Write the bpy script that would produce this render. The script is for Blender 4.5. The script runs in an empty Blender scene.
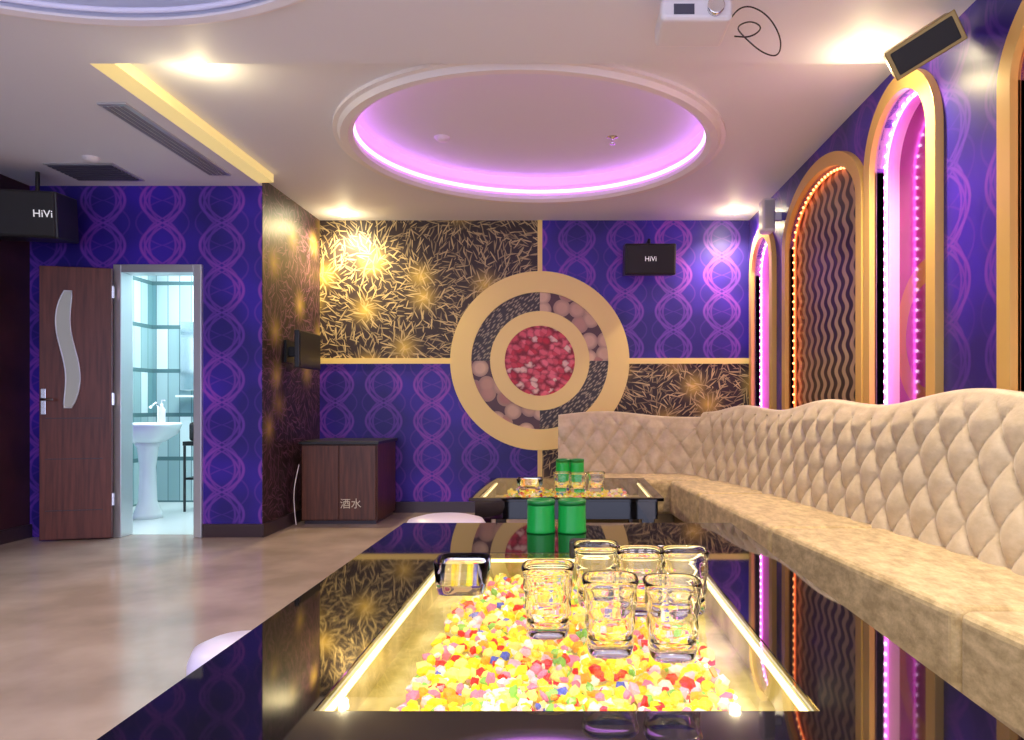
import bpy, bmesh, math, random
from mathutils import Vector, Matrix
random.seed(7)
scene = bpy.context.scene
F = 730.0; U0 = 571.0; V0 = 405.0; HC = 1.0
D = 6.8            # back wall depth
XR = 1.66          # right wall
XL = -4.1
XS = -2.34         # side return wall
YS = 5.53          # left-back wall
ZL = 2.66; ZH = 2.72
COLL = scene.collection

# ---------------------------------------------------------------- nodes helper
class E:
    nt = None
    def __init__(s, k): s.k = k
    def __add__(a, b): return mth('ADD', a, b)
    def __radd__(a, b): return mth('ADD', b, a)
    def __sub__(a, b): return mth('SUBTRACT', a, b)
    def __rsub__(a, b): return mth('SUBTRACT', b, a)
    def __mul__(a, b): return mth('MULTIPLY', a, b)
    def __rmul__(a, b): return mth('MULTIPLY', b, a)
    def __truediv__(a, b): return mth('DIVIDE', a, b)
def put(inp, v):
    if isinstance(v, E): E.nt.links.new(v.k, inp)
    elif v is not None: inp.default_value = v
def mth(op, a, b=None, c=None, clamp=False):
    n = E.nt.nodes.new('ShaderNodeMath'); n.operation = op; n.use_clamp = clamp
    put(n.inputs[0], a)
    if b is not None: put(n.inputs[1], b)
    if c is not None: put(n.inputs[2], c)
    return E(n.outputs[0])
def clamp01(a): return mth('ADD', a, 0.0, clamp=True)
def mixc(f, a, b):
    n = E.nt.nodes.new('ShaderNodeMix'); n.data_type = 'RGBA'
    put(n.inputs[0], f)
    for i, v in ((6, a), (7, b)):
        if isinstance(v, E): E.nt.links.new(v.k, n.inputs[i])
        else: n.inputs[i].default_value = (*v, 1)
    return E(n.outputs[2])
def pos():
    g = E.nt.nodes.new('ShaderNodeNewGeometry')
    s = E.nt.nodes.new('ShaderNodeSeparateXYZ'); E.nt.links.new(g.outputs['Position'], s.inputs[0])
    return E(s.outputs[0]), E(s.outputs[1]), E(s.outputs[2])
def comb(a, b, c=0.0):
    n = E.nt.nodes.new('ShaderNodeCombineXYZ')
    put(n.inputs[0], a); put(n.inputs[1], b); put(n.inputs[2], c); return E(n.outputs[0])
def noise(v, scale, detail=3.0, rough=0.5):
    n = E.nt.nodes.new('ShaderNodeTexNoise'); put(n.inputs['Vector'], v)
    n.inputs['Scale'].default_value = scale; n.inputs['Detail'].default_value = detail
    n.inputs['Roughness'].default_value = rough
    return E(n.outputs['Fac'])
def voro(v, scale, rnd=1.0):
    n = E.nt.nodes.new('ShaderNodeTexVoronoi'); n.voronoi_dimensions = '2D'; put(n.inputs['Vector'], v)
    n.inputs['Scale'].default_value = scale; n.inputs['Randomness'].default_value = rnd
    return E(n.outputs['Distance']), E(n.outputs['Color']), E(n.outputs['Position'])
def sepc(c):
    n = E.nt.nodes.new('ShaderNodeSeparateXYZ'); put(n.inputs[0], c)
    return E(n.outputs[0]), E(n.outputs[1]), E(n.outputs[2])

def mat(name, col=(.8, .8, .8), rough=.5, metal=0., em=None, es=0., spec=None, ior=None, build=None, coat=0., sheen=0.):
    m = bpy.data.materials.new(name); m.use_nodes = True
    nt = m.node_tree; E.nt = nt
    p = nt.nodes['Principled BSDF']
    p.inputs['Base Color'].default_value = (*col, 1)
    p.inputs['Roughness'].default_value = rough
    p.inputs['Metallic'].default_value = metal
    if spec is not None: p.inputs['Specular IOR Level'].default_value = spec
    if ior is not None: p.inputs['IOR'].default_value = ior
    if coat: p.inputs['Coat Weight'].default_value = coat; p.inputs['Coat Roughness'].default_value = .05
    if sheen: p.inputs['Sheen Weight'].default_value = sheen
    if em is not None:
        p.inputs['Emission Color'].default_value = (*em, 1); p.inputs['Emission Strength'].default_value = es
    if build:
        r = build(p)
        if r is not None: put(p.inputs['Base Color'], r)
    return m
def bump(p, h, strength=.3, dist=.01):
    n = E.nt.nodes.new('ShaderNodeBump'); n.inputs['Strength'].default_value = strength
    n.inputs['Distance'].default_value = dist
    put(n.inputs['Height'], h); E.nt.links.new(n.outputs[0], p.inputs['Normal'])

# ---------------------------------------------------------------- wallpapers
def purple_paper(axis, amt=.68):
    def b(p):
        x, y, z = pos()
        s = (x if axis == 'x' else y) + 10.07
        P = .45; Q = .34
        lx = mth('ABSOLUTE', (mth('FRACT', s / P) - .5) * P)
        tot = None
        for A, ph, w, g in ((.165, 0, .010, 1.), (.135, .10, .008, .8), (.135, -.10, .008, .8), (.10, .0, .008, .7), (.20, .5, .006, .3)):
            c = mth('POWER', mth('ABSOLUTE', mth('SINE', (z + ph * Q) * (math.pi / Q))), .75)
            d = mth('ABSOLUTE', lx - c * A)
            dd = mth('ABSOLUTE', mth('COSINE', (z + ph * Q) * (math.pi / Q))) * (A * math.pi / Q)
            d = d / mth('SQRT', 1.0 + dd * dd)
            l = clamp01(1.5 - d / w) * g
            tot = l if tot is None else mth('MAXIMUM', tot, l)
        v = comb(x + y, z, 0)
        n = noise(v, 1.5, 2)
        n2 = clamp01((n - .4) * 4.0)
        base = mixc(n2, (.016, .006, .20), (.042, .012, .44))
        line = mixc(n2, (.17, .05, .50), (.42, .08, .62))
        return mixc(tot * amt, base, line)
    return b
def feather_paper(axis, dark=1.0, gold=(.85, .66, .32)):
    def b(p):
        x, y, z = pos()
        s = (x if axis == 'x' else y) + 20.0
        tot = None
        bd, bc, bp = voro(comb(s, z), 1.9)
        bx, bz, _ = sepc(bp)
        for sc, off, L, W in ((9, 0., 1.25, .065), (10.5, 3.7, 1.2, .07), (12, 7.1, 1.1, .075), (8.5, 11.3, 1.25, .06), (11, 15.9, 1.1, .07)):
            vv = comb(s + off, z + off * .37)
            d, c, pp = voro(vv, sc, .9)
            px, pz, _ = sepc(pp)
            cr, cg, cb = sepc(c)
            ang = mth('ARCTAN2', pz - off * .37 - bz, px - off - bx) + (cr - .5) * 1.8
            dx = (s + off - px) * float(sc); dz_ = (z + off * .37 - pz) * float(sc)
            ca = mth('COSINE', ang); sa = mth('SINE', ang)
            a = dx * ca + dz_ * sa; q = dz_ * ca - dx * sa
            e = mth('ABSOLUTE', q) / W + (a * a) / (L * L * .35)
            l = clamp01((1.0 - e) * 2.2) * (cg * .8 + .2)
            tot = l if tot is None else mth('MAXIMUM', tot, l)
        glow = clamp01(1.0 - bd * 2.7)
        glow = glow * glow
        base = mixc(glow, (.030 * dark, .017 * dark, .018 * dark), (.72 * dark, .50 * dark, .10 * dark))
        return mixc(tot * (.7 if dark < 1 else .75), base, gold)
    return b
M = {}
M['purpX'] = mat('purple_wallpaper_x', rough=.45, build=purple_paper('x'))
M['purpY'] = mat('purple_wallpaper_y', rough=.35, build=purple_paper('y', .35))
M['feaX'] = mat('feather_wallpaper_x', rough=.5, build=feather_paper('x'))
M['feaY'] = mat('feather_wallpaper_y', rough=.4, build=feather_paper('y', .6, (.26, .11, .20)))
M['gold'] = mat('gold_paint', (.97, .75, .26), .4)
M['goldwood'] = mat('gold_frame', (.82, .52, .15), .35, .2)
M['bronze'] = mat('bronze_housing', (.30, .20, .06), .35, .4)
def cloudy(c1, c2, sc, rg=None):
    def b(p):
        x, y, z = pos(); n = noise(comb(x, y, z), sc, 4)
        return mixc(clamp01((n - .35) * 3.0), c1, c2)
    return b
M['ceil'] = mat('ceiling_paint', (.82, .83, .90), .6)
M['ceiltrim'] = mat('ceiling_trim_white', (.88, .84, .86), .45)
M['cream'] = mat('cove_glow_yellow', (.95, .78, .35), .5, em=(1, .78, .3), es=.5)  # yellow cove light put into colour and emission
M['floor'] = mat('vinyl_floor', rough=.17, build=cloudy((.31, .24, .21), (.45, .36, .32), 2.2))
def woodb(c1, c2, ax='z'):
    def b(p):
        x, y, z = pos()
        n = noise(comb(x * 14.0, y * 14.0, z * 1.0), 3.0, 5)
        return mixc(clamp01((n - .3) * 2.4), c1, c2)
    return b
M['doorwood'] = mat('door_wood', rough=.35, build=woodb((.08, .018, .012), (.17, .045, .028)))
M['cabwood'] = mat('cabinet_wood', rough=.35, build=woodb((.06, .018, .009), (.15, .05, .025)))
M['darkwall'] = mat('dark_maroon_wall', rough=.4, build=cloudy((.03, .010, .014), (.065, .022, .03), 3.))
M['base'] = mat('baseboard_dark', (.05, .03, .04), .3)
M['blackgl'] = mat('black_glass', (.006, .005, .006), .03, ior=1.75)
M['black'] = mat('black_plastic', (.012, .012, .014), .35)
M['blackm'] = mat('black_mesh', (.02, .02, .022), .7)
M['white'] = mat('white_plastic', (.82, .80, .84), .35)
M['wtext'] = mat('white_print', (.9, .9, .9), .5, em=(1, 1, 1), es=.4)
M['gtext'] = mat('faint_gold_print', (.72, .66, .50), .5)
M['chrome'] = mat('chrome', (.8, .8, .82), .15, 1.)
M['alu'] = mat('aluminium_frame', (.62, .64, .68), .3, .7)
M['frost'] = mat('frosted_glass', (.45, .48, .45), .5, em=(.7, .75, .7), es=.06)
M['ceramic'] = mat('white_ceramic', (.80, .86, .86), .12)
M['green'] = mat('green_plastic', (.01, .36, .06), .3, em=(.0, .5, .06), es=.05)
M['dgreen'] = mat('green_rim', (.01, .20, .04), .3)
M['fabric_d'] = mat('sofa_base_fabric', (.22, .15, .07), .8)
def sofa_fab(c1, c2, k):
    def b(p):
        x, y, z = pos()
        n = noise(comb(x, y * .5, z), k, 6, .65)
        n2 = noise(comb(x, y, z), 90., 3)
        bump(p, n2 + n, .25, .004)
        return mixc(clamp01((n - .38) * 3.6), c1, c2)
    return b
M['seat'] = mat('sofa_seat_suede', rough=.6, sheen=.2, build=sofa_fab((.40, .28, .12), (.70, .53, .27), 26.))
M['back'] = mat('sofa_back_fabric', rough=.45, sheen=.3, build=sofa_fab((.52, .41, .26), (.66, .54, .37), 14.))
M['stool'] = mat('stool_leather', (.64, .58, .76), .3)
M['stoolp'] = mat('stool_purple', (.20, .04, .30), .3)
M['pink'] = mat('pink_led', (0, 0, 0), .5, em=(1., .10, .80), es=11.)
M['pinkdot'] = mat('pink_led_bead', (0, 0, 0), .5, em=(1., .55, 1.), es=16.)
M['orange'] = mat('orange_led', (0, 0, 0), .5, em=(1., .14, .03), es=4.)
M['orangedot'] = mat('orange_led_bead', (0, 0, 0), .5, em=(1., .34, .12), es=6.)
M['revealp'] = mat('reveal_pink_lit', (.80, .45, .72), .5)  # pink LED light put into the reveal colour
M['revealo'] = mat('reveal_orange_lit', (.65, .28, .12), .5)  # orange LED wash put into the base colour
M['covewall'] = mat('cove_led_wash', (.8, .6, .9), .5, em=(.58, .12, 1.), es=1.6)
M['covestrip'] = mat('cove_led_strip', (.9, .8, .9), .5, em=(1., .42, 1.), es=3.4)
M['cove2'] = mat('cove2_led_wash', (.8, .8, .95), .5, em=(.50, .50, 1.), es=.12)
M['lamp'] = mat('downlight_emitter', (1, 1, 1), .5, em=(1., .88, .55), es=60.)
M['lampc'] = mat('bath_lamp_emitter', (1, 1, 1), .5, em=(.9, 1., 1.), es=30.)
M['vent'] = mat('vent_grille', (.25, .25, .32), .5)
M['ventd'] = mat('vent_dark', (.07, .07, .11), .6)
def tiles(p):
    x, y, z = pos()
    gx = mth('ABSOLUTE', mth('FRACT', (x + y) / .12) - .5); gz = mth('ABSOLUTE', mth('FRACT', z / .45) - .5)
    g = mth('GREATER_THAN', mth('MAXIMUM', gx, gz + .015), .47)
    cell = mth('FLOOR', (x + y) / .12) + mth('FLOOR', z / .45) * 7.3
    w = E.nt.nodes.new('ShaderNodeTexWhiteNoise'); w.noise_dimensions = '1D'; put(w.inputs['W'], cell)
    c = mixc(E(w.outputs[0]), (.12, .26, .28), (.70, .82, .82))
    return mixc(g, c, (.08, .16, .17))
M['tile'] = mat('bathroom_tile', rough=.10, build=tiles)
M['btfloor'] = mat('bathroom_floor', (.62, .68, .68), .25)
def wavy(p):
    x, y, z = pos()
    ph = (y + .028 * mth('SINE', z * 40.0)) / .13
    t = mth('ABSOLUTE', mth('FRACT', ph) - .5) * 2.0
    l = clamp01((t - .42) * 5.0)
    n = noise(comb(x, y, z), 2.0)
    return mixc(l, (.018, .009, .016), mixc(n, (.38, .24, .13), (.55, .43, .27)))
M['wavy'] = mat('wavy_stripe_panel', rough=.35, build=wavy)
def mag(p):
    x, y, z = pos()
    dy = (y - 3.62); dz = z - 1.35
    r = mth('SQRT', dy * dy + dz * dz)
    ring = mth('LESS_THAN', mth('ABSOLUTE', r - .33), .06)  # circle reflected in the panel, painted as a brown ring
    n = noise(comb(x, y, z), 3.)
    base = mixc(n, (.09, .006, .05), (.22, .015, .14))
    return mixc(ring, base, (.20, .07, .03))
M['magenta'] = mat('magenta_gloss_panel', rough=.12, build=mag)
def ringmat(p):
    x, y, z = pos()
    cx = -.289; cz = 1.41
    q = mth('GREATER_THAN', (x - cx) * (z - cz), 0.0)
    d, c, pp = voro(comb(x + 3.0, z), 7.0, .8)
    r, g, bb = sepc(c)
    coin = mth('LESS_THAN', d, .56)
    cc = mixc(r, (.80, .58, .36), (.45, .18, .14))
    cc = mixc(clamp01((d - .30) * 4.0), cc, (.42, .26, .18))
    coins = mixc(coin, (.09, .03, .03), cc)
    d2, c2, p2 = voro(comb((x + z) * 1.0, (z - x) * 3.2), 12.)
    f = mixc(clamp01(1.0 - d2 * 2.4), (.035, .022, .016), (.60, .48, .28))
    return mixc(q, f, coins)
M['ringm'] = mat('roundel_mosaic', rough=.4, build=ringmat)
def rosem(p):
    x, y, z = pos()
    w = noise(comb(x, z, 0.), 16.)
    d, c, pp = voro(comb(x + w * .09, z * 1.3 - w * .09), 16.0)
    r, g, b = sepc(c)
    k = mixc(r, (.62, .012, .04), (.92, .20, .26))
    k = mixc(mth('GREATER_THAN', g, .88), k, (.92, .62, .52))
    return mixc(clamp01((d - .30) * 2.2), k, (.24, .004, .02))
M['rose'] = mat('roundel_roses', rough=.5, build=rosem)

def glass_mat(name, col=(1, 1, 1), rough=0., ior=1.38):
    m = bpy.data.materials.new(name); m.use_nodes = True; nt = m.node_tree
    p = nt.nodes['Principled BSDF']
    p.inputs['Base Color'].default_value = (*col, 1); p.inputs['Roughness'].default_value = rough
    p.inputs['Transmission Weight'].default_value = 1.; p.inputs['IOR'].default_value = ior
    return m
M['glass'] = glass_mat('clear_glass')
def thin_glass(name, k=.85, mn=.04):
    m = bpy.data.materials.new(name); m.use_nodes = True; nt = m.node_tree
    nt.nodes.clear(); E.nt = nt
    o = nt.nodes.new('ShaderNodeOutputMaterial'); mx = nt.nodes.new('ShaderNodeMixShader')
    t = nt.nodes.new('ShaderNodeBsdfTransparent'); g = nt.nodes.new('ShaderNodeBsdfGlossy')
    f = nt.nodes.new('ShaderNodeLayerWeight'); f.inputs[0].default_value = .5
    fac = mth('POWER', E(f.outputs['Facing']), 4.0) * k + mn
    g.inputs['Roughness'].default_value = .02
    nt.links.new(fac.k, mx.inputs[0]); nt.links.new(t.outputs[0], mx.inputs[1]); nt.links.new(g.outputs[0], mx.inputs[2])
    nt.links.new(mx.outputs[0], o.inputs[0]); return m
M['pane'] = thin_glass('thin_glass_pane')

# ---------------------------------------------------------------- geometry helpers
def mesh_obj(name, verts, faces, m=None, smooth=False, mats=None, fm=None):
    me = bpy.data.meshes.new(name); me.from_pydata(verts, [], faces); me.update()
    ob = bpy.data.objects.new(name, me); COLL.objects.link(ob)
    for k in (mats or ([m] if m else [])): me.materials.append(M[k])
    if fm: me.polygons.foreach_set('material_index', fm)
    if smooth: me.polygons.foreach_set('use_smooth', [True] * len(me.polygons))
    return ob
def fixn(ob):
    bm = bmesh.new(); bm.from_mesh(ob.data); bmesh.ops.recalc_face_normals(bm, faces=bm.faces); bm.to_mesh(ob.data); bm.free(); return ob
def bev(ob, w, seg=2, angle=40):
    b = ob.modifiers.new('bevel', 'BEVEL'); b.width = w; b.segments = seg; b.limit_method = 'ANGLE'; b.angle_limit = math.radians(angle)
    return ob
def box(name, x0, x1, y0, y1, z0, z1, m, b=0., seg=2):
    v = [(x0, y0, z0), (x1, y0, z0), (x1, y1, z0), (x0, y1, z0), (x0, y0, z1), (x1, y0, z1), (x1, y1, z1), (x0, y1, z1)]
    f = [(0, 3, 2, 1), (4, 5, 6, 7), (0, 1, 5, 4), (1, 2, 6, 5), (2, 3, 7, 6), (3, 0, 4, 7)]
    ob = mesh_obj(name, v, f, m)
    if b: bev(ob, b, seg)
    return ob
def prism(name, poly, z0, z1, m, b=0., seg=3):
    n = len(poly)
    v = [(x, y, z0) for x, y in poly] + [(x, y, z1) for x, y in poly]
    f = [tuple(range(n - 1, -1, -1)), tuple(range(n, 2 * n))] + [(i, (i + 1) % n, n + (i + 1) % n, n + i) for i in range(n)]
    ob = fixn(mesh_obj(name, v, f, m))
    if b: bev(ob, b, seg)
    return ob
def shape(name, loops, thick, fn, m):
    """filled 2D outlines with holes, extruded +-thick/2, mapped by fn(a,b,c)->xyz"""
    cu = bpy.data.curves.new(name + '_c', 'CURVE'); cu.dimensions = '2D'; cu.fill_mode = 'BOTH'; cu.extrude = thick / 2
    for lp in loops:
        sp = cu.splines.new('POLY'); sp.points.add(len(lp) - 1); sp.use_cyclic_u = True
        for i, (a, b) in enumerate(lp): sp.points[i].co = (a, b, 0, 1)
    tmp = bpy.data.objects.new('tmp', cu); COLL.objects.link(tmp)
    bpy.context.view_layer.update()
    dg = bpy.context.evaluated_depsgraph_get()
    me = bpy.data.meshes.new_from_object(tmp.evaluated_get(dg))
    bpy.data.objects.remove(tmp); bpy.data.curves.remove(cu)
    for v in me.vertices: v.co = Vector(fn(v.co.x, v.co.y, v.co.z))
    bm = bmesh.new(); bm.from_mesh(me); bmesh.ops.remove_doubles(bm, verts=bm.verts, dist=1e-5)
    bmesh.ops.recalc_face_normals(bm, faces=bm.faces); bm.to_mesh(me); bm.free()
    me.name = name; me.materials.clear(); me.materials.append(M[m])
    for p in me.polygons: p.use_smooth = False; p.material_index = 0
    ob = bpy.data.objects.new(name, me); COLL.objects.link(ob); return ob
def circ(cx, cy, r, n=96, ry=None):
    ry = ry or r
    return [(cx + r * math.cos(2 * math.pi * i / n), cy + ry * math.sin(2 * math.pi * i / n)) for i in range(n)]
def rect(x0, x1, y0, y1): return [(x0, y0), (x1, y0), (x1, y1), (x0, y1)]
def lathe(name, prof, c, m, seg=40, smooth=True, sq=None, closed=False):
    v = []; f = []; n = len(prof)
    for i in range(seg):
        a = 2 * math.pi * i / seg
        k = 1.
        if sq: k = (abs(math.cos(a)) ** sq + abs(math.sin(a)) ** sq) ** (-1 / sq)
        for r, z in prof: v.append((c[0] + r * k * math.cos(a), c[1] + r * k * math.sin(a), c[2] + z))
    for i in range(seg):
        j = (i + 1) % seg
        for q in range(n - 1): f.append((i * n + q, j * n + q, j * n + q + 1, i * n + q + 1))
    ob = mesh_obj(name, v, f, m, smooth)
    bm = bmesh.new(); bm.from_mesh(ob.data); bmesh.ops.remove_doubles(bm, verts=bm.verts, dist=1e-5)
    bmesh.ops.recalc_face_normals(bm, faces=bm.faces); bm.to_mesh(ob.data); bm.free()
    return ob
def tube(name, pts, r, m, cyc=False, res=3):
    cu = bpy.data.curves.new(name, 'CURVE'); cu.dimensions = '3D'; cu.bevel_depth = r; cu.bevel_resolution = res; cu.use_fill_caps = True
    sp = cu.splines.new('POLY'); sp.points.add(len(pts) - 1); sp.use_cyclic_u = cyc
    for i, p in enumerate(pts): sp.points[i].co = (*p, 1)
    tmp = bpy.data.objects.new('tmp', cu); COLL.objects.link(tmp); bpy.context.view_layer.update()
    me = bpy.data.meshes.new_from_object(tmp.evaluated_get(bpy.context.evaluated_depsgraph_get()))
    bpy.data.objects.remove(tmp); me.name = name; me.materials.clear(); me.materials.append(M[m])
    ob = bpy.data.objects.new(name, me); COLL.objects.link(ob)
    for p in me.polygons: p.use_smooth = True; p.material_index = 0
    return ob
def smooth_path(pts, it=3, closed=False):
    for _ in range(it):
        q = [pts[0]]
        for a, b in zip(pts[:-1], pts[1:]):
            a = Vector(a); b = Vector(b); q.append(tuple(a * .75 + b * .25)); q.append(tuple(a * .25 + b * .75))
        q.append(pts[-1]); pts = q
    return pts
def xf(ob, mtx):
    ob.data.transform(mtx); return ob
def text(name, body, size, loc, rot, m, ext=.001):
    cu = bpy.data.curves.new(name, 'FONT'); cu.body = body; cu.size = size; cu.extrude = ext; cu.align_x = 'CENTER'; cu.align_y = 'CENTER'
    tmp = bpy.data.objects.new('tmp', cu); COLL.objects.link(tmp); bpy.context.view_layer.update()
    me = bpy.data.meshes.new_from_object(tmp.evaluated_get(bpy.context.evaluated_depsgraph_get()))
    bpy.data.objects.remove(tmp); me.name = name; me.materials.clear(); me.materials.append(M[m])
    ob = bpy.data.objects.new(name, me); COLL.objects.link(ob)
    from mathutils import Euler
    me.transform(Matrix.Translation(loc) @ Euler(rot).to_matrix().to_4x4())
    return ob
def group(name, parts):
    lo = Vector((1e9,) * 3); hi = -lo
    for p in parts:
        for v in p.data.vertices:
            for i in range(3): lo[i] = min(lo[i], v.co[i]); hi[i] = max(hi[i], v.co[i])
    e = bpy.data.objects.new(name, None); COLL.objects.link(e); e.empty_display_size = .1
    e.location = ((lo.x + hi.x) / 2, (lo.y + hi.y) / 2, lo.z)
    for p in parts:
        p.parent = e; p.matrix_parent_inverse = Matrix.Translation(-e.location)
    return e

# ---------------------------------------------------------------- room shell
YN = -1.2
YE = 3.55
box('floor', XL - .1, XR + .3, YN, D + .1, -.1, 0, 'floor')
cx, cz = -.289, 1.41
bw = []; bf = []; xs = [XS, cx, XR + .2]; zs = [0, cz, ZH + .1]
for z in zs:
    for x in xs: bw.append((x, D, z))
for j in range(2):
    for i in range(2): bf.append((j * 3 + i, j * 3 + i + 1, (j + 1) * 3 + i + 1, (j + 1) * 3 + i))
mesh_obj('wall_back', bw, bf, mats=['purpX', 'feaX'], fm=[0, 1, 1, 0])
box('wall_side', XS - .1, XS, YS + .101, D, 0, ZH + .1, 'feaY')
dx0, dx1, dz = -3.41, -2.826, 2.02
shape('wall_left_back', [[(XL, 0), (dx0, 0), (dx0, dz), (dx1, dz), (dx1, 0), (XS, 0), (XS, ZL + .1), (XL, ZL + .1)]], .1,
      lambda a, b, c: (a, YS + .05 + c, b), 'purpX')
box('wall_left', XL - .1, XL, YN, YS + .1, 0, ZL + .1, 'darkwall')
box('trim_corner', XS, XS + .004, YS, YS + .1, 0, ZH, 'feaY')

R1 = 1.15; c1 = (-.26, 4.85)
fz = lambda z0: (lambda a, b, c: (a, b, z0 + c))
c2 = (-1.85, 1.68); R2 = 1.46
shape('ceiling', [[(XL, YN), (XR + .2, YN), (XR + .2, YE), (XS, YE), (XS, YS + .05), (XL, YS + .05)], circ(*c2, R2)], .1, fz(ZL + .05), 'ceil')
shape('ceiling_raised', [rect(XS, XR + .2, YE, D), circ(*c1, R1)], .08, fz(ZH + .04), 'ceil')
def cove(name, c, R, z0, h, mw, ms, ringw, ringdrop):
    parts = []
    n = 96; v = []; f = []
    for i in range(n):
        a = 2 * math.pi * i / n
        for z in (z0, z0 + h): v.append((c[0] + R * math.cos(a), c[1] + R * math.sin(a), z))
    for i in range(n):
        j = (i + 1) % n; f.append((2 * i, 2 * j, 2 * j + 1, 2 * i + 1))
    parts.append(mesh_obj('cove_wall', v, f, mw, True))
    parts.append(shape('cove_disc', [circ(*c, R + .02)], .02, fz(z0 + h + .01), 'ceil'))
    pr = [(R - .012, z0 - .0), (R - .012, z0 - ringdrop * .6), (R + .02, z0 - ringdrop), (R + ringw * .6, z0 - ringdrop), (R + ringw * .75, z0 - ringdrop * .45), (R + ringw, z0 - ringdrop * .4), (R + ringw, z0 + .005)]
    parts.append(lathe('cove_moulding', pr, (c[0], c[1], 0), 'ceiltrim', 96, False))
    parts.append(tube('cove_led', [(c[0] + (R - .012) * math.cos(2 * math.pi * i / n), c[1] + (R - .012) * math.sin(2 * math.pi * i / n), z0 + .03) for i in range(n)], .012, ms, True))
    return parts
g = group('ceiling_cove_light', cove('a', c1, R1, ZH, .15, 'covewall', 'covestrip', .11, .05))
g = group('ceiling_cove_light', cove('b', c2, R2, ZL, .10, 'cove2', 'cove2', .05, .02))
box('cove_glow_strip', XS, XS + .12, YE, YS - .08, ZL, ZH - .001, 'cream')  # glowing strip standing in for the light on the ceiling step
box('baseboard_back', XS, XR, D - .02, D - .001, 0, .10, 'base')
box('baseboard_side', XS + .001, XS + .02, YS - .02, D - .02, 0, .10, 'base')
box('baseboard_left_back', dx1 + .045, XS, YS - .02, YS - .001, 0, .10, 'base')
box('baseboard_left', XL + .001, XL + .02, YN, YS, 0, .10, 'base')

parts = [box('strip_v', cx - .022, cx + .022, D - .012, D - .001, .10, ZH, 'gold'),
         box('strip_h', XS + .001, XR, D - .013, D - .001, cz - .026, cz + .026, 'gold')]
fb = lambda y: (lambda a, b, c: (a, y + c, b))
parts += [shape('outer_ring', [circ(cx, cz, .83), circ(cx, cz, .635)], .03, fb(D - .03), 'gold'),
          shape('mosaic_ring', [circ(cx, cz, .636), circ(cx, cz, .455)], .012, fb(D - .022), 'ringm'),
          shape('inner_ring', [circ(cx, cz, .46), circ(cx, cz, .325)], .03, fb(D - .03), 'gold'),
          shape('rose_disc', [circ(cx, cz, .326)], .012, fb(D - .022), 'rose')]
group('wall_roundel_panel', parts)

# ---------------------------------------------------------------- right wall with arches
def arch(yc, a, zs, rise, z0=.3, n=40):
    p = [(yc - a, z0)]
    for i in range(n + 1):
        t = math.pi - math.pi * i / n
        p.append((yc + a * math.cos(t), zs + rise * math.sin(t)))
    p.append((yc + a, z0)); return p
arches = [(2.0, .78, 2.20, .42, 'o'), (3.65, .40, 2.26, .38, 'p'), (4.845, .77, 2.18, .43, 'o'), (6.27, .38, 2.16, .36, 'p')]
FW = .085
holes = [arch(yc, a - FW, zs, r - FW) for yc, a, zs, r, k in arches]
shape('wall_right', [rect(YN, D, 0, ZH + .1)] + holes, .04, lambda a, b, c: (XR + .02 + c, a, b), 'purpY')
for yc, a, zs, r, k in arches:
    P = []
    DEP = .13 if k == 'p' else .055
    lx = XR + (.05 if k == 'p' else .03)
    out = arch(yc, a, zs, r); inn = arch(yc, a - FW, zs, r - FW)
    P.append(bev(shape('gold_frame', [out, inn], .04, lambda a_, b_, c_: (XR - .02 + c_, a_, b_), 'goldwood'), .008))
    inn2 = arch(yc, a - FW, zs, r - FW)
    n = len(inn2); v = [(XR - .01, p, q) for p, q in inn2] + [(XR + DEP, p, q) for p, q in inn2]
    f = [(i, i + 1, n + i + 1, n + i) for i in range(n - 1)]
    P.append(mesh_obj('reveal', v, f, 'revealp' if k == 'p' else 'revealo', True))
    P.append(shape('panel', [arch(yc, a - FW + .01, zs, r - FW + .01)], .01, lambda a_, b_, c_: (XR + DEP + c_, a_, b_), 'magenta' if k == 'p' else 'wavy'))
    led = arch(yc, a - FW - .015, zs, r - FW - .015)
    P.append(tube('led_strip', [(lx, p, q) for p, q in led], .006, 'pink' if k == 'p' else 'orange'))
    bm = bmesh.new()
    fine = []
    for (p0, q0), (p1, q1) in zip(led[:-1], led[1:]):
        d = math.hypot(p1 - p0, q1 - q0); m_ = max(1, int(d / .005))
        fine += [(p0 + (p1 - p0) * i / m_, q0 + (q1 - q0) * i / m_) for i in range(m_)]
    acc = 0; last = fine[0]
    for q in fine:
        acc += math.hypot(q[0] - last[0], q[1] - last[1]); last = q
        if acc > .055:
            acc = 0
            bmesh.ops.create_icosphere(bm, subdivisions=1, radius=.010, matrix=Matrix.Translation((lx - .008, q[0], q[1])))
    me = bpy.data.meshes.new('led_beads'); bm.to_mesh(me); bm.free(); me.materials.append(M['pinkdot' if k == 'p' else 'orangedot'])
    ob = bpy.data.objects.new('led_beads', me); COLL.objects.link(ob); P.append(ob)
    group('arched_wall_niche', P)

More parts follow.
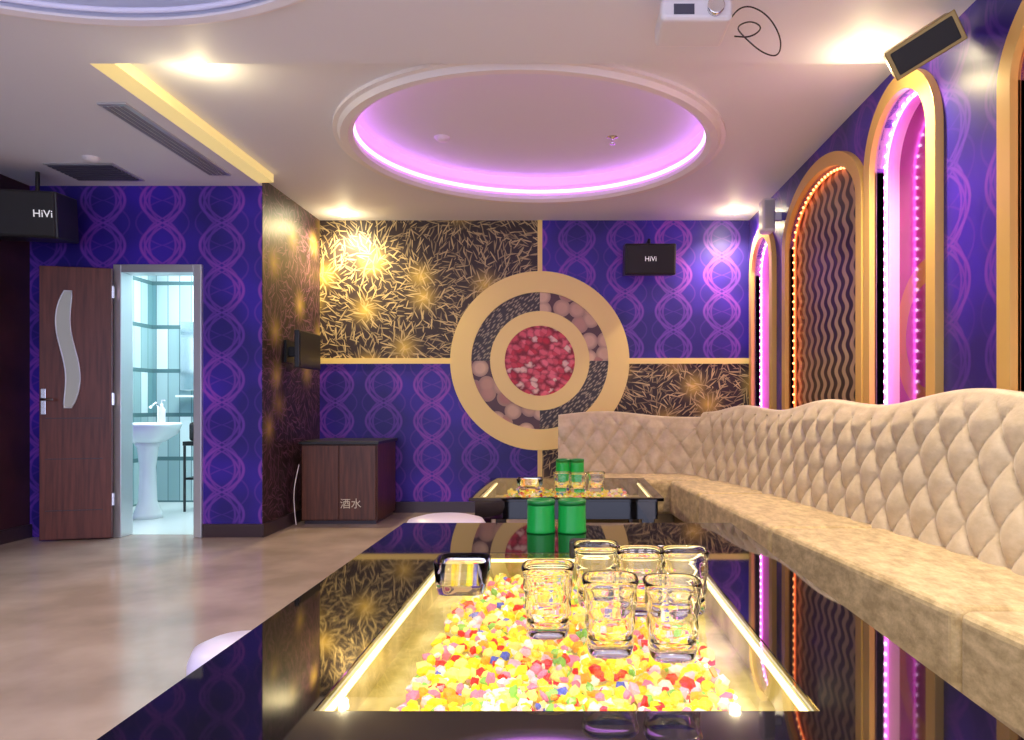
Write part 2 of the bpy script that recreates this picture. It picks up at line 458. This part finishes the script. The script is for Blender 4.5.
# ---------------------------------------------------------------- bathroom beyond door
bx0, bx1, by1 = -4.3, -2.5, 7.5
box('wall_bathroom_back', bx0, bx1, by1, by1 + .05, 0, 2.6, 'tile')
box('wall_bathroom_left', bx0 - .05, bx0, YS + .1, by1, 0, 2.6, 'tile')
box('wall_bathroom_right', bx1, bx1 + .05, YS + .11, by1, 0, 2.6, 'tile')
box('floor_bathroom', bx0, bx1, YS + .101, by1, -.05, .002, 'btfloor')
box('ceiling_bathroom', bx0, bx1, YS + .1, by1, 2.6, 2.65, 'ceil')
parts = [box('jamb_l', dx0 - .04, dx0 + .02, YS - .03, YS + .12, 0, dz + .04, 'alu', .004), box('jamb_r', dx1 - .02, dx1 + .04, YS - .03, YS + .12, 0, dz + .04, 'alu', .004),
         box('head', dx0 + .02, dx1 - .02, YS - .03, YS + .12, dz - .02, dz + .04, 'alu', .004)]
group('door_frame', parts)
Wd, Hd = .50, 2.02
hx, hy = dx0 - .03, YS - .045
parts = []
leaf = box('leaf', -Wd, 0, -.04, 0, .01, Hd, 'doorwood', .004); parts.append(leaf)
L = []; Rr = []
for i in range(25):
    t = i / 24; z = .98 + t * .86
    off = .035 * math.sin(t * 2 * math.pi)
    w = .05 * (1 - (2 * abs(t - .5)) ** 6 * .5)
    L.append((-.30 + off - w, z)); Rr.append((-.30 + off + w, z))
lp = L + Rr[::-1]
parts.append(shape('pane', [lp], .012, lambda a, b, c: (a, -.043 + c, b), 'frost'))
parts.append(tube('pane_trim', [(a, -.046, b) for a, b in lp], .006, 'alu', True))
for zz in (.22, .6, .9): parts.append(box('groove', -.46, -.06, -.042, -.0395, zz, zz + .006, 'base'))
parts.append(box('lock_plate', -.485, -.45, -.052, -.04, .93, 1.12, 'chrome', .003))
parts.append(tube('lever', [(-.467, -.05, 1.04), (-.467, -.09, 1.04), (-.38, -.09, 1.04)], .010, 'chrome'))
for zz in (.25, 1., 1.8): parts.append(box('hinge', -.01, .012, -.03, -.005, zz, zz + .09, 'chrome'))
ang = math.radians(14)
for p in parts: xf(p, Matrix.Translation((hx, hy, 0)) @ Matrix.Rotation(ang, 4, 'Z') @ Matrix.Diagonal((.94, 1, 1, 1)))
group('door_1', parts)
bc = (-3.74, 6.45)
parts = [lathe('pedestal', [(.0, 0), (.12, 0), (.115, .04), (.075, .15), (.065, .45), (.085, .62), (.12, .68), (0, .68)], (bc[0], bc[1], .002), 'ceramic', 28),
         lathe('bowl', [(0, .66), (.12, .67), (.21, .74), (.24, .82), (.235, .84), (.21, .83), (.17, .76), (0, .73)], (bc[0], bc[1], .002), 'ceramic', 36, sq=3.5),
         tube('tap', [(bc[0], bc[1] + .17, .83), (bc[0], bc[1] + .17, .99), (bc[0], bc[1] + .12, 1.02), (bc[0], bc[1] + .04, .98)], .013, 'chrome')]
group('pedestal_sink', parts)
parts = [lathe('bottle', [(0, 0), (.028, 0), (.03, .02), (.03, .12), (.012, .145), (.012, .17), (0, .17)], (-3.60, 6.42, .842), 'white', 20)]
parts.append(tube('pump', [(-3.60, 6.42, 1.01), (-3.60, 6.42, 1.04), (-3.57, 6.42, 1.04)], .006, 'white'))
group('soap_dispenser', parts)
parts = [tube('frame', [(-3.32, 6.5, .01), (-3.32, 6.5, 2.0), (-2.6, 6.5, 2.0), (-2.6, 6.5, .01)], .014, 'chrome', True),
         mesh_obj('screen', [(-3.31, 6.5, .02), (-2.61, 6.5, .02), (-2.61, 6.5, 1.99), (-3.31, 6.5, 1.99)], [(0, 1, 2, 3)], 'pane'), box('door_stile', -3.08, -3.06, 6.49, 6.51, .02, 1.99, 'chrome'),
         tube('pull', [(-3.16, 6.46, .9), (-3.16, 6.46, 1.15)], .01, 'chrome')]
group('shower_screen', parts)
parts = [tube('riser', [(-3.35, 7.485, .3), (-3.35, 7.485, 1.9), (-3.35, 7.25, 1.96)], .012, 'chrome'), lathe('head', [(0, 0), (.09, 0), (.09, .012), (.02, .04), (0, .04)], (-3.35, 7.2, 1.92), 'chrome', 24),
         box('mixer', -3.42, -3.28, 7.43, 7.499, .95, 1.0, 'chrome', .01)]
group('shower_riser', parts)
parts = [box('top', -3.62, -3.40, 6.8, 7.1, .62, .66, 'black', .004)] + [tube('leg', [(a, b, .003), (a, b, .63)], .012, 'black') for a in (-3.61, -3.41) for b in (6.82, 7.08)] + [box('shelf', -3.61, -3.41, 6.82, 7.08, .3, .32, 'black')]
parts += [box('towel', -3.59, -3.43, 6.84, 7.06, .66, .84, 'blackm', .03)]
group('bathroom_rack', parts)
parts = [box('mirror_face', -4.0, -3.55, 7.47, 7.499, 1.15, 1.85, 'chrome', .004), box('mirror_ledge', -4.0, -3.55, 7.38, 7.47, 1.08, 1.10, 'ceramic')]
group('bathroom_mirror', parts)
for (x, y) in ((-3.72, 6.7), (-3.5, 7.1), (-3.0, 6.3)):
    lathe('bathroom_downlight', [(0, 0), (.035, 0), (.05, -.004), (.055, .012)], (x, y, 2.587), 'lampc', 24)

# ---------------------------------------------------------------- cabinet
x0, x1, y0, y1 = -2.26, -1.62, 6.10, 6.74
parts = [box('carcass', x0, x1, y0 + .02, y1, .03, .67, 'cabwood', .004), box('top', x0 - .015, x1 + .015, y0 - .01, y1 + .01, .67, .695, 'black', .004),
         box('plinth', x0 + .02, x1 - .02, y0 + .04, y1 - .02, 0, .03, 'base'),
         box('door_l', x0 + .012, (x0 + x1) / 2 - .002, y0, y0 + .02, .04, .66, 'cabwood', .003), box('door_r', (x0 + x1) / 2 + .002, x1 - .012, y0, y0 + .02, .04, .66, 'cabwood', .003),
         text('lettering', '酒水', .09, (-1.84, y0 - .002, .17), (math.pi / 2, 0, 0), 'gtext')]
parts.append(tube('cable', smooth_path([(x0 - .02, 6.12, .5), (x0 - .04, 6.05, .3), (x0 - .03, 6.05, .1), (x0 - .01, 6.03, .01)]), .004, 'white'))
group('drinks_cabinet', parts)
parts = [box('panel', -2.20, -2.16, 5.80, 6.30, 1.30, 1.60, 'black', .006), box('screen', -2.161, -2.157, 5.82, 6.28, 1.32, 1.58, 'black'),
         box('arm', -2.335, -2.19, 6.0, 6.08, 1.40, 1.48, 'black', .004), box('plate', -2.338, -2.32, 5.95, 6.13, 1.35, 1.53, 'black')]
group('wall_monitor', parts)

# ---------------------------------------------------------------- speakers
def speaker(c, w, d, h, rz, tilt, label=True, mount=None, lab=.0):
    P = []
    P.append(box('cabinet', -w / 2, w / 2, -d / 2 + .02, d / 2, -h / 2, h / 2, 'black', .012))
    P.append(box('grille', -w / 2 + .01, w / 2 - .01, -d / 2, -d / 2 + .022, -h / 2 + .01, h / 2 - .01, 'blackm', .01))
    if label: P.append(text('badge', 'HiVi', h * .22, (lab, -d / 2 - .002, 0), (math.pi / 2, 0, 0), 'wtext'))
    T = Matrix.Translation(c) @ Matrix.Rotation(rz, 4, 'Z') @ Matrix.Rotation(tilt, 4, 'X')
    for p in P: xf(p, T)
    for seg in (mount or []): P.append(tube('bracket', seg, .014, 'black'))
    group('wall_speaker', P)
sx = (649 - 571) / F * 6.5
speaker((sx, 6.5, 1 + (405 - 260) / F * 6.5), .45, .28, .27, 0, math.radians(8), True, [[(sx, 6.5, 2.40), (sx, 6.5, 2.47), (sx, 6.79, 2.47)]])
speaker((-3.82, 5.15, 2.33), .48, .35, .32, math.radians(12), math.radians(6), True, [[(-3.8, 5.2, 2.45), (-3.8, 5.2, 2.659)]], .16)
c = Vector((1.47, 3.05, 2.50))
P = [box('body', -.14, .14, -.07, .09, -.06, .06, 'bronze', .012), box('rim', -.143, .143, -.074, -.062, -.063, .063, 'bronze', .004),
     box('grille', -.125, .125, -.080, -.070, -.048, .048, 'blackm', .006)]
for p in P: xf(p, Matrix.Translation(c) @ Matrix.Rotation(math.radians(-30), 4, 'Z') @ Matrix.Rotation(math.radians(-24), 4, 'Y') @ Matrix.Rotation(math.radians(28), 4, 'X'))
P.append(tube('bracket', [c + Vector((.02, .03, .05)), c + Vector((.1, .06, .1)), (XR - .002, 3.14, 2.60)], .014, 'black'))
group('wall_speaker', P)
P = [box('body', 1.50, 1.60, 5.70, 5.85, 2.36, 2.62, 'white', .02), box('grille', 1.51, 1.59, 5.692, 5.702, 2.38, 2.60, 'alu', .01), box('bracket', 1.59, XR - .001, 5.75, 5.80, 2.46, 2.52, 'white')]
group('wall_speaker', P)

# ---------------------------------------------------------------- projector
pc = (.50, 2.95)
P = [box('body', pc[0] - .15, pc[0] + .13, pc[1] - .11, pc[1] + .12, 2.50, 2.585, 'white', .018, 3),
     lathe('lens', [(0, 0), (.03, 0), (.033, .03), (.026, .03), (.0, .02)], (0, 0, 0), 'chrome', 24),
     tube('pole', [(pc[0], pc[1], 2.58), (pc[0], pc[1], ZL)], .02, 'white'), lathe('mount', [(0, 0), (.07, 0), (.075, .012), (0, .012)], (pc[0], pc[1], ZL - .012), 'white', 24),
     box('vent', pc[0] - .10, pc[0] - .02, pc[1] - .113, pc[1] - .109, 2.52, 2.56, 'ventd')]
xf(P[1], Matrix.Translation((pc[0] + .06, pc[1] - .108, 2.542)) @ Matrix.Rotation(math.pi / 2, 4, 'X'))
lp = [(.63, 2.98, 2.55), (.70, 2.98, 2.64), (.80, 2.98, 2.60), (.86, 2.98, 2.50), (.85, 2.98, 2.42), (.78, 2.97, 2.43), (.70, 2.97, 2.50), (.67, 2.97, 2.54), (.73, 2.96, 2.56), (.78, 2.96, 2.53), (.73, 2.96, 2.49), (.66, 2.95, 2.49)]
P.append(tube('cable', smooth_path(lp, 3), .003, 'black'))
group('ceiling_projector', P)

P = [box('frame', -2.60, -2.44, 4.0, 5.25, ZL - .012, ZL - .0005, 'alu', .003)] + [box('slat', -2.585 + i * .032, -2.565 + i * .032, 4.03, 5.22, ZL - .016, ZL - .011, 'vent') for i in range(4)]
group('ceiling_vent', P)
P = [box('frame', -3.62, -3.14, 5.0, 5.38, ZL - .012, ZL - .0005, 'alu', .003)] + [box('slat', -3.6, -3.16, 5.02 + i * .042, 5.045 + i * .042, ZL - .018, ZL - .011, 'ventd') for i in range(8)]
group('ceiling_vent', P)
lathe('smoke_detector', [(0, -.03), (.03, -.028), (.05, -.012), (.055, 0)], (-3.22, 4.9, ZL), 'white', 24)
lathe('smoke_detector', [(0, -.03), (.03, -.028), (.05, -.012), (.055, 0)], (-.90, 5.1, ZH + .15), 'white', 24)
lathe('fire_sprinkler', [(0, -.05), (.02, -.048), (.008, -.03), (.012, -.01), (.04, 0)], (.29, 5.1, ZH + .15), 'chrome', 24)

# ---------------------------------------------------------------- downlights
def downlight(x, y, z, e, col=(1, .80, .50), size=130, side=0.):
    P = [lathe('bezel', [(.045, -.002), (.06, -.008), (.068, 0)], (x, y, z), 'ceiltrim', 28), lathe('lamp', [(0, -.030), (.022, -.027), (.04, -.016), (.048, -.003)], (x, y, z), 'lamp', 28)]
    group('downlight', P)
    l = bpy.data.lights.new('downlight_spot', 'SPOT'); l.energy = e; l.color = col; l.spot_size = math.radians(size); l.spot_blend = .8; l.shadow_soft_size = .04
    o = bpy.data.objects.new('downlight_spot', l); COLL.objects.link(o); o.location = (x, y, z - .04)
    if side:
        l = bpy.data.lights.new('downlight_glow', 'POINT'); l.energy = side; l.color = (1, .82, .45); l.shadow_soft_size = .01
        o = bpy.data.objects.new('downlight_glow', l); COLL.objects.link(o); o.location = (x, y, z - .14)
downlight(-1.88, 3.68, ZH, 130, side=4)
downlight(-2.04, 6.55, ZH, 150, (1, .78, .38), 160, side=4)
downlight(1.45, 6.45, ZH, 120, (1, .80, .5), 150, side=3)
downlight(1.38, 3.42, ZL, 170, side=4)
downlight(.5, 1.2, ZL, 140, (1, .88, .70))  # from here on: unseen downlights, added to light the near room
downlight(1.2, .6, ZL, 120, (1, .88, .70))
downlight(-1.0, .0, ZL, 150, (1, .88, .75))
downlight(-3.5, 2.0, ZL, 110, (.80, .86, 1.))
downlight(-3.0, -.6, ZL, 120, (.80, .86, 1.))

def area(name, loc, rot, sx_, sy_, e, col):
    l = bpy.data.lights.new(name, 'AREA'); l.shape = 'RECTANGLE'; l.size = sx_; l.size_y = sy_; l.energy = e; l.color = col
    o = bpy.data.objects.new(name, l); COLL.objects.link(o); o.location = loc; o.rotation_euler = rot
area('bathroom_light', (-3.35, 6.5, 2.57), (0, 0, 0), .9, 1.4, 80, (.84, 1., 1.))

# ---------------------------------------------------------------- sofa
def interp(tab, y):
    if y <= tab[0][0]: 
        a, b = tab[0], tab[1]
    elif y >= tab[-1][0]:
        a, b = tab[-2], tab[-1]
    else:
        for a, b in zip(tab[:-1], tab[1:]):
            if a[0] <= y <= b[0]: break
    return a[1] + (b[1] - a[1]) * (y - a[0]) / (b[0] - a[0])
XB = 1.41
FT = [(1.87, .984), (3.11, .848), (5.2, .67)]
JT = [(0., XB), (2.42, XB), (4.47, 1.157), (5.3, .99)]
SZ = .48
sofa = []
for i, (a, b) in enumerate(((.4, 1.862), (1.872, 3.105), (3.115, 4.30), (4.31, 5.05))):
    poly = [(interp(FT, a), a), (interp(JT, a) + .06, a), (interp(JT, b) + .06, b), (interp(FT, b), b)]
    sofa.append(prism('seat_cushion_%d' % (i + 1), poly, .24, SZ, 'seat', .028, 4))
    poly = [(interp(FT, a) + .03, a + .003), (interp(JT, a), a + .003), (interp(JT, b), b - .003), (interp(FT, b) + .03, b - .003)]
    sofa.append(prism('base_%d' % (i + 1), poly, 0, .24, 'fabric_d'))
sofa.append(prism('seat_cushion_5', [(-.10, 5.06), (.99, 5.06), (.97, 5.62), (-.10, 5.62)], .24, SZ, 'seat', .035, 4))
sofa.append(prism('base_5', [(-.09, 5.09), (.95, 5.09), (.93, 5.60), (-.09, 5.60)], 0, .24, 'fabric_d'))
pth = [(XB, .4), (XB, 2.2), (XB - .03, 2.65), (1.157, 4.47), (1.02, 5.2), (.90, 5.55), (.60, 5.60), (-.10, 5.60)]
pth = smooth_path([(a, b, 0) for a, b in pth], 4)
pth = [Vector(p) for p in pth]
cum = [0]
for a, b in zip(pth[:-1], pth[1:]): cum.append(cum[-1] + (b - a).length)
Ltot = cum[-1]; ns = int(Ltot / .010)
import bisect
def at(s):
    s = max(0, min(Ltot, s))
    k = min(max(bisect.bisect_right(cum, s) - 1, 0), len(pth) - 2)
    t = (s - cum[k]) / max(1e-9, cum[k + 1] - cum[k])
    return pth[k].lerp(pth[k + 1], t)
pw, qh = .175, .235
RB = .045
V = []; Fc = []; NP = None
for i in range(ns + 1):
    s = Ltot * i / ns
    p = at(s); t = (at(s + .04) - at(s - .04)).normalized(); back = Vector((t.y, -t.x, 0))
    yy = p.y
    zt = 1.045 if yy < 2.6 else (1.045 - (yy - 2.6) * .028)
    if p.x < .9: zt = .93
    zt += .022 * math.sin(s * 2 * math.pi / 1.15 + 1.2)
    ring = []
    nf = 56; z0 = SZ - .04
    Hh = zt - RB - z0
    for j in range(nf + 1):
        tau = j / nf; zz = z0 + Hh * tau
        a = s / pw + zz / qh; b = s / pw - zz / qh
        f = (abs(math.sin(math.pi * a)) * abs(math.sin(math.pi * b))) ** .36
        amp = .042 * min(1, (1 - tau) * 6 + .35)
        off = .11 * tau - amp * f
        ring.append(p + back * off + Vector((0, 0, zz)))
    for j in range(1, 11):
        th = math.pi * j / 10
        ring.append(p + back * (.11 + RB - RB * math.cos(th)) + Vector((0, 0, z0 + Hh + RB * math.sin(th))))
    ring.append(p + back * (.11 + 2 * RB) + Vector((0, 0, .5)))
    ring.append(p + back * (.11 + .05) + Vector((0, 0, .003)))
    ring.append(p + back * .0 + Vector((0, 0, .003)))
    NP = len(ring); V += [tuple(q) for q in ring]
for i in range(ns):
    for j in range(NP):
        k = (j + 1) % NP
        Fc.append((i * NP + j, i * NP + k, (i + 1) * NP + k, (i + 1) * NP + j))
Fc.append(tuple(range(NP))); Fc.append(tuple(ns * NP + j for j in range(NP - 1, -1, -1)))
bk = mesh_obj('tufted_backrest', V, Fc, 'back', True)
fixn(bk)
sofa.append(bk)
bm = bmesh.new()
for i in range(int(Ltot / pw * 2) + 1):
    for j in range(0, 12):
        s = i * pw / 2; zz = j * qh / 2
        if (i + j) % 2: continue
        if zz < SZ + .03 or zz > .95: continue
        if s > Ltot - .03: continue
        p = at(s); t = (at(s + .04) - at(s - .04)).normalized(); back = Vector((t.y, -t.x, 0))
        if p.x < .9 and zz > .84: continue
        z0 = SZ - .04; tau = (zz - z0) / (1.0 - .05 - z0)
        q = p + back * (.11 * tau - .002) + Vector((0, 0, zz))
        bmesh.ops.create_icosphere(bm, subdivisions=1, radius=.008, matrix=Matrix.Translation(q))
me = bpy.data.meshes.new('buttons'); bm.to_mesh(me); bm.free(); me.materials.append(M['back'])
ob = bpy.data.objects.new('buttons', me); COLL.objects.link(ob); sofa.append(ob)
group('tufted_corner_sofa', sofa)

# ---------------------------------------------------------------- tables
TZ = .50
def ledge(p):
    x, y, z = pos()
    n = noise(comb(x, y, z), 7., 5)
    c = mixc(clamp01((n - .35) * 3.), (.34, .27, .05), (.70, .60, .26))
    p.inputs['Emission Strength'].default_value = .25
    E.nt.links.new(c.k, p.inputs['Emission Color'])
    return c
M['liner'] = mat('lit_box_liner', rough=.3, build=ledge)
M['ledw'] = mat('warm_led_strip', (1, 1, 1), .4, em=(1., .86, .36), es=2.6)
def pebble_mesh(name, x0, x1, y0, y1, zb, n, size):
    cols = [((.95, .74, .03), 38), ((.95, .88, .22), 26), ((.95, .93, .70), 12), ((.90, .25, .35), 9), ((.75, .04, .03), 9), ((.95, .40, .04), 8), ((.28, .60, .10), 7), ((.12, .16, .60), 3), ((.90, .55, .60), 7)]
    bag = [c for c, w in cols for _ in range(w)]
    t = bmesh.new(); bmesh.ops.create_icosphere(t, subdivisions=1, radius=1.); tv = [v.co.copy() for v in t.verts]; tf = [[v.index for v in f.verts] for f in t.faces]; t.free()
    vs = []; fs = []; vc = []
    for i in range(n):
        x = random.uniform(x0, x1); y = random.uniform(y0, y1); z = zb + random.uniform(.0, .028)
        s = size * random.uniform(.7, 1.3)
        R = Matrix.Rotation(random.uniform(0, 6.28), 3, 'Z') @ Matrix.Rotation(random.uniform(0, 6.28), 3, 'X')
        S = Vector((random.uniform(.8, 1.2), random.uniform(.7, 1.1), random.uniform(.55, .9)))
        o = len(vs); c = random.choice(bag)
        for v in tv:
            w = v * random.uniform(.72, 1.18)
            w = R @ Vector((w.x * S.x, w.y * S.y, w.z * S.z)) * s
            vs.append((x + w.x, y + w.y, z + w.z)); vc.append((*c, 1))
        fs += [tuple(o + k for k in f) for f in tf]
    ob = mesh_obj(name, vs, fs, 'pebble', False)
    ca = ob.data.color_attributes.new('Col', 'FLOAT_COLOR', 'POINT')
    ca.data.foreach_set('color', [q for c in vc for q in c])
    return ob
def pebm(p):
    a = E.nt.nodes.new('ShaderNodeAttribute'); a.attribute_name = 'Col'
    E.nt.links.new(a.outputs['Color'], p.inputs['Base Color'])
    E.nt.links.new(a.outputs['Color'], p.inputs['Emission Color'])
    p.inputs['Emission Strength'].default_value = .34  # stones given their own glow in place of lamps inside the box
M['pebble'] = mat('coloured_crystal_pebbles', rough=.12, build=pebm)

def table(name, x0, x1, y0, y1, hx0, hx1, hy0, hy1, npeb, size, pad, depth=.085):
    P = []
    t = .018
    P.append(bev(shape('top_frame', [rect(x0, x1, y0, y1), rect(hx0, hx1, hy0, hy1)], t, fz(TZ - t / 2), 'blackgl'), .002, 1))
    zp = TZ - .0008
    P.append(mesh_obj('glass_pane', [(hx0 + .001, hy0 + .001, zp), (hx1 - .001, hy0 + .001, zp), (hx1 - .001, hy1 - .001, zp), (hx0 + .001, hy1 - .001, zp)], [(0, 1, 2, 3)], 'pane'))
    zb = TZ - t - depth
    k = .012
    for nm, a in (('liner_l', (hx0 - k, hx0, hy0 - k, hy1 + k)), ('liner_r', (hx1, hx1 + k, hy0 - k, hy1 + k)), ('liner_n', (hx0, hx1, hy0 - k, hy0)), ('liner_f', (hx0, hx1, hy1, hy1 + k))):
        P.append(box(nm, *a, zb, TZ - t, 'liner'))
    P.append(box('bed', hx0 - k, hx1 + k, hy0 - k, hy1 + k, zb - .015, zb, 'liner'))
    for nm, a in (('led_l', (hx0 + .001, hx0 + .009, hy0 + .01, hy1 - .01)), ('led_r', (hx1 - .009, hx1 - .001, hy0 + .01, hy1 - .01)), ('led_f', (hx0 + .01, hx1 - .01, hy1 - .009, hy1 - .001)), ('led_n', (hx0 + .01, hx1 - .01, hy0 + .001, hy0 + .009))):
        P.append(box(nm, *a, TZ - t - .012, TZ - t - .003, 'ledw'))
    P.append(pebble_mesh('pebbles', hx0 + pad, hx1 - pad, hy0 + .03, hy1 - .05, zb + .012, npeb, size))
    a = .03
    P.append(shape('apron', [rect(x0 + a, x1 - a, y0 + a, y1 - a), rect(x0 + a + .02, x1 - a - .02, y0 + a + .02, y1 - a - .02)], .10, fz(TZ - t - .05), 'blackgl'))
    for px in (x0 + .08, x1 - .08):
        for py in (y0 + .08, y1 - .08):
            P.append(box('leg', px - .035, px + .035, py - .035, py + .035, 0, TZ - t - .001, 'blackgl', .004))
    P.append(box('lower_shelf', x0 + .1, x1 - .1, y0 + .1, y1 - .1, .12, .14, 'blackgl', .003))
    group(name, P)
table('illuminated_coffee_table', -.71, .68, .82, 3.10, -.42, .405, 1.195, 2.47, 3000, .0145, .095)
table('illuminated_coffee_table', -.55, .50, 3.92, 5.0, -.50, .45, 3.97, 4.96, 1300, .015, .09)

# ---------------------------------------------------------------- glassware
def tumbler(x, y, r=.056, h=.152):
    r0 = r * .80
    prof = [(0, 0), (r0 * .93, 0), (r0, .006)]
    for i in range(1, 13):
        t = i / 12; prof.append((r0 + (r - r0) * t + .0018 * math.sin(t * 20), .006 + (h - .01) * t))
    prof += [(r - .001, h), (r - .0035, h)]
    for i in range(8, 0, -1):
        t = i / 8; prof.append((r0 - .004 + (r - r0) * t, .026 + (h - .028) * t))
    prof += [(r0 * .7, .022), (0, .020)]
    lathe('whiskey_tumbler', prof, (x, y, TZ + .0005), 'glass', 48, True, sq=3.2)
def P2(u, v, h=HC - TZ):
    Z = F * h / (v - V0); return ((u - U0) / F * Z, Z)
for u, v in ((548, 634), (610, 652), (672, 656), (640, 612), (685, 612), (596, 604)):
    x, y = P2(u, v); tumbler(x, y)
for u, v, h in ((562, 491, .11), (578, 492, .11), (596, 491, .11)):
    x, y = P2(u, v); tumbler(x, y, .052, h)
def ashtray(x, y, r, h):
    prof = [(0, 0), (r * .85, 0), (r * .93, h * .3), (r, h), (r * .93, h), (r * .84, h * .3), (0, h * .2)]
    lathe('glass_ashtray', prof, (x, y, TZ + .0005), 'glass', 40, True, sq=5)
x, y = P2(463, 590); ashtray(x, y, .073, .085)
x, y = P2(530, 488); ashtray(x, y, .08, .06)
def dice_cup(x, y, r=.053, h=.128):
    P = [lathe('cup', [(0, 0), (r * 1.02, 0), (r * 1.04, .006), (r * 1.0, .016), (r * .97, h * .8), (r * .97, h - .02), (0, h - .02)], (x, y, TZ + .001), 'green', 36),
         lathe('rim', [(0, h - .02), (r * 1.0, h - .02), (r * 1.01, h - .004), (r * .95, h), (r * .7, h - .001), (r * .65, h - .008), (0, h - .008)], (x, y, TZ + .001), 'dgreen', 36)]
    group('dice_cup', P)
dice_cup(*P2(541, 532), .055); dice_cup(*P2(572, 532), .055)
x, y = P2(563, 484.5); dice_cup(x, y, .045, .16)
x, y = P2(577, 484.5); dice_cup(x, y, .045, .16)
x, y = P2(580, 558)
P = [box('body', x - .035, x + .035, y - .025, y + .025, TZ + .001, TZ + .06, 'black', .008, 3), box('tray', x - .025, x + .025, y - .018, y + .018, TZ + .058, TZ + .0615, 'blackm', .002)]
group('tissue_box', P)
x, y = P2(640, 553)
P = [box('body', x - .13, x + .13, y - .045, y + .045, TZ + .001, TZ + .018, 'black', .005, 3)] + [box('key', x - .11 + i * .035, x - .092 + i * .035, y - .01 + j * .025, y + .004 + j * .025, TZ + .017, TZ + .0205, 'white') for i in range(6) for j in (-1, 0, 1)]
group('remote_control', P)

# ---------------------------------------------------------------- stools
def stool(x, y, r, h):
    P = [lathe('cushion', [(0, h), (r * .6, h - .003), (r * .88, h - .018), (r * .99, h - .05), (r, h - .085), (r * .93, h - .12), (0, h - .12)], (x, y, 0), 'stool', 40),
         lathe('band', [(0, h - .12), (r * .93, h - .12), (r * .95, h - .15), (r * .86, h - .17), (0, h - .17)], (x, y, 0), 'stoolp', 40),
         lathe('body', [(0, h - .17), (r * .82, h - .17), (r * .62, h * .35), (r * .80, .03), (r * .85, 0), (0, 0)], (x, y, 0), 'stool', 40)]
    group('round_stool', P)
stool(-.84, 1.85, .12, .41)
stool(-.60, 3.50, .20, .47)

# ---------------------------------------------------------------- world + camera
w = bpy.data.worlds.new('world'); scene.world = w; w.use_nodes = True
w.node_tree.nodes['Background'].inputs[0].default_value = (.66, .70, 1.0, 1)
w.node_tree.nodes['Background'].inputs[1].default_value = 2.7  # added lavender fill, entering through the open rear of the room
cam = bpy.data.cameras.new('camera'); co = bpy.data.objects.new('camera', cam); COLL.objects.link(co)
co.location = (0, 0, HC); co.rotation_euler = (math.pi / 2, 0, 0)
cam.sensor_width = 36; cam.lens = F / 1024 * 36
cam.shift_x = -(U0 - 512) / 1024; cam.shift_y = (V0 - 370) / 1024
cam.clip_start = .02
scene.camera = co
scene.view_settings.view_transform = 'Standard'
scene.view_settings.look = 'None'
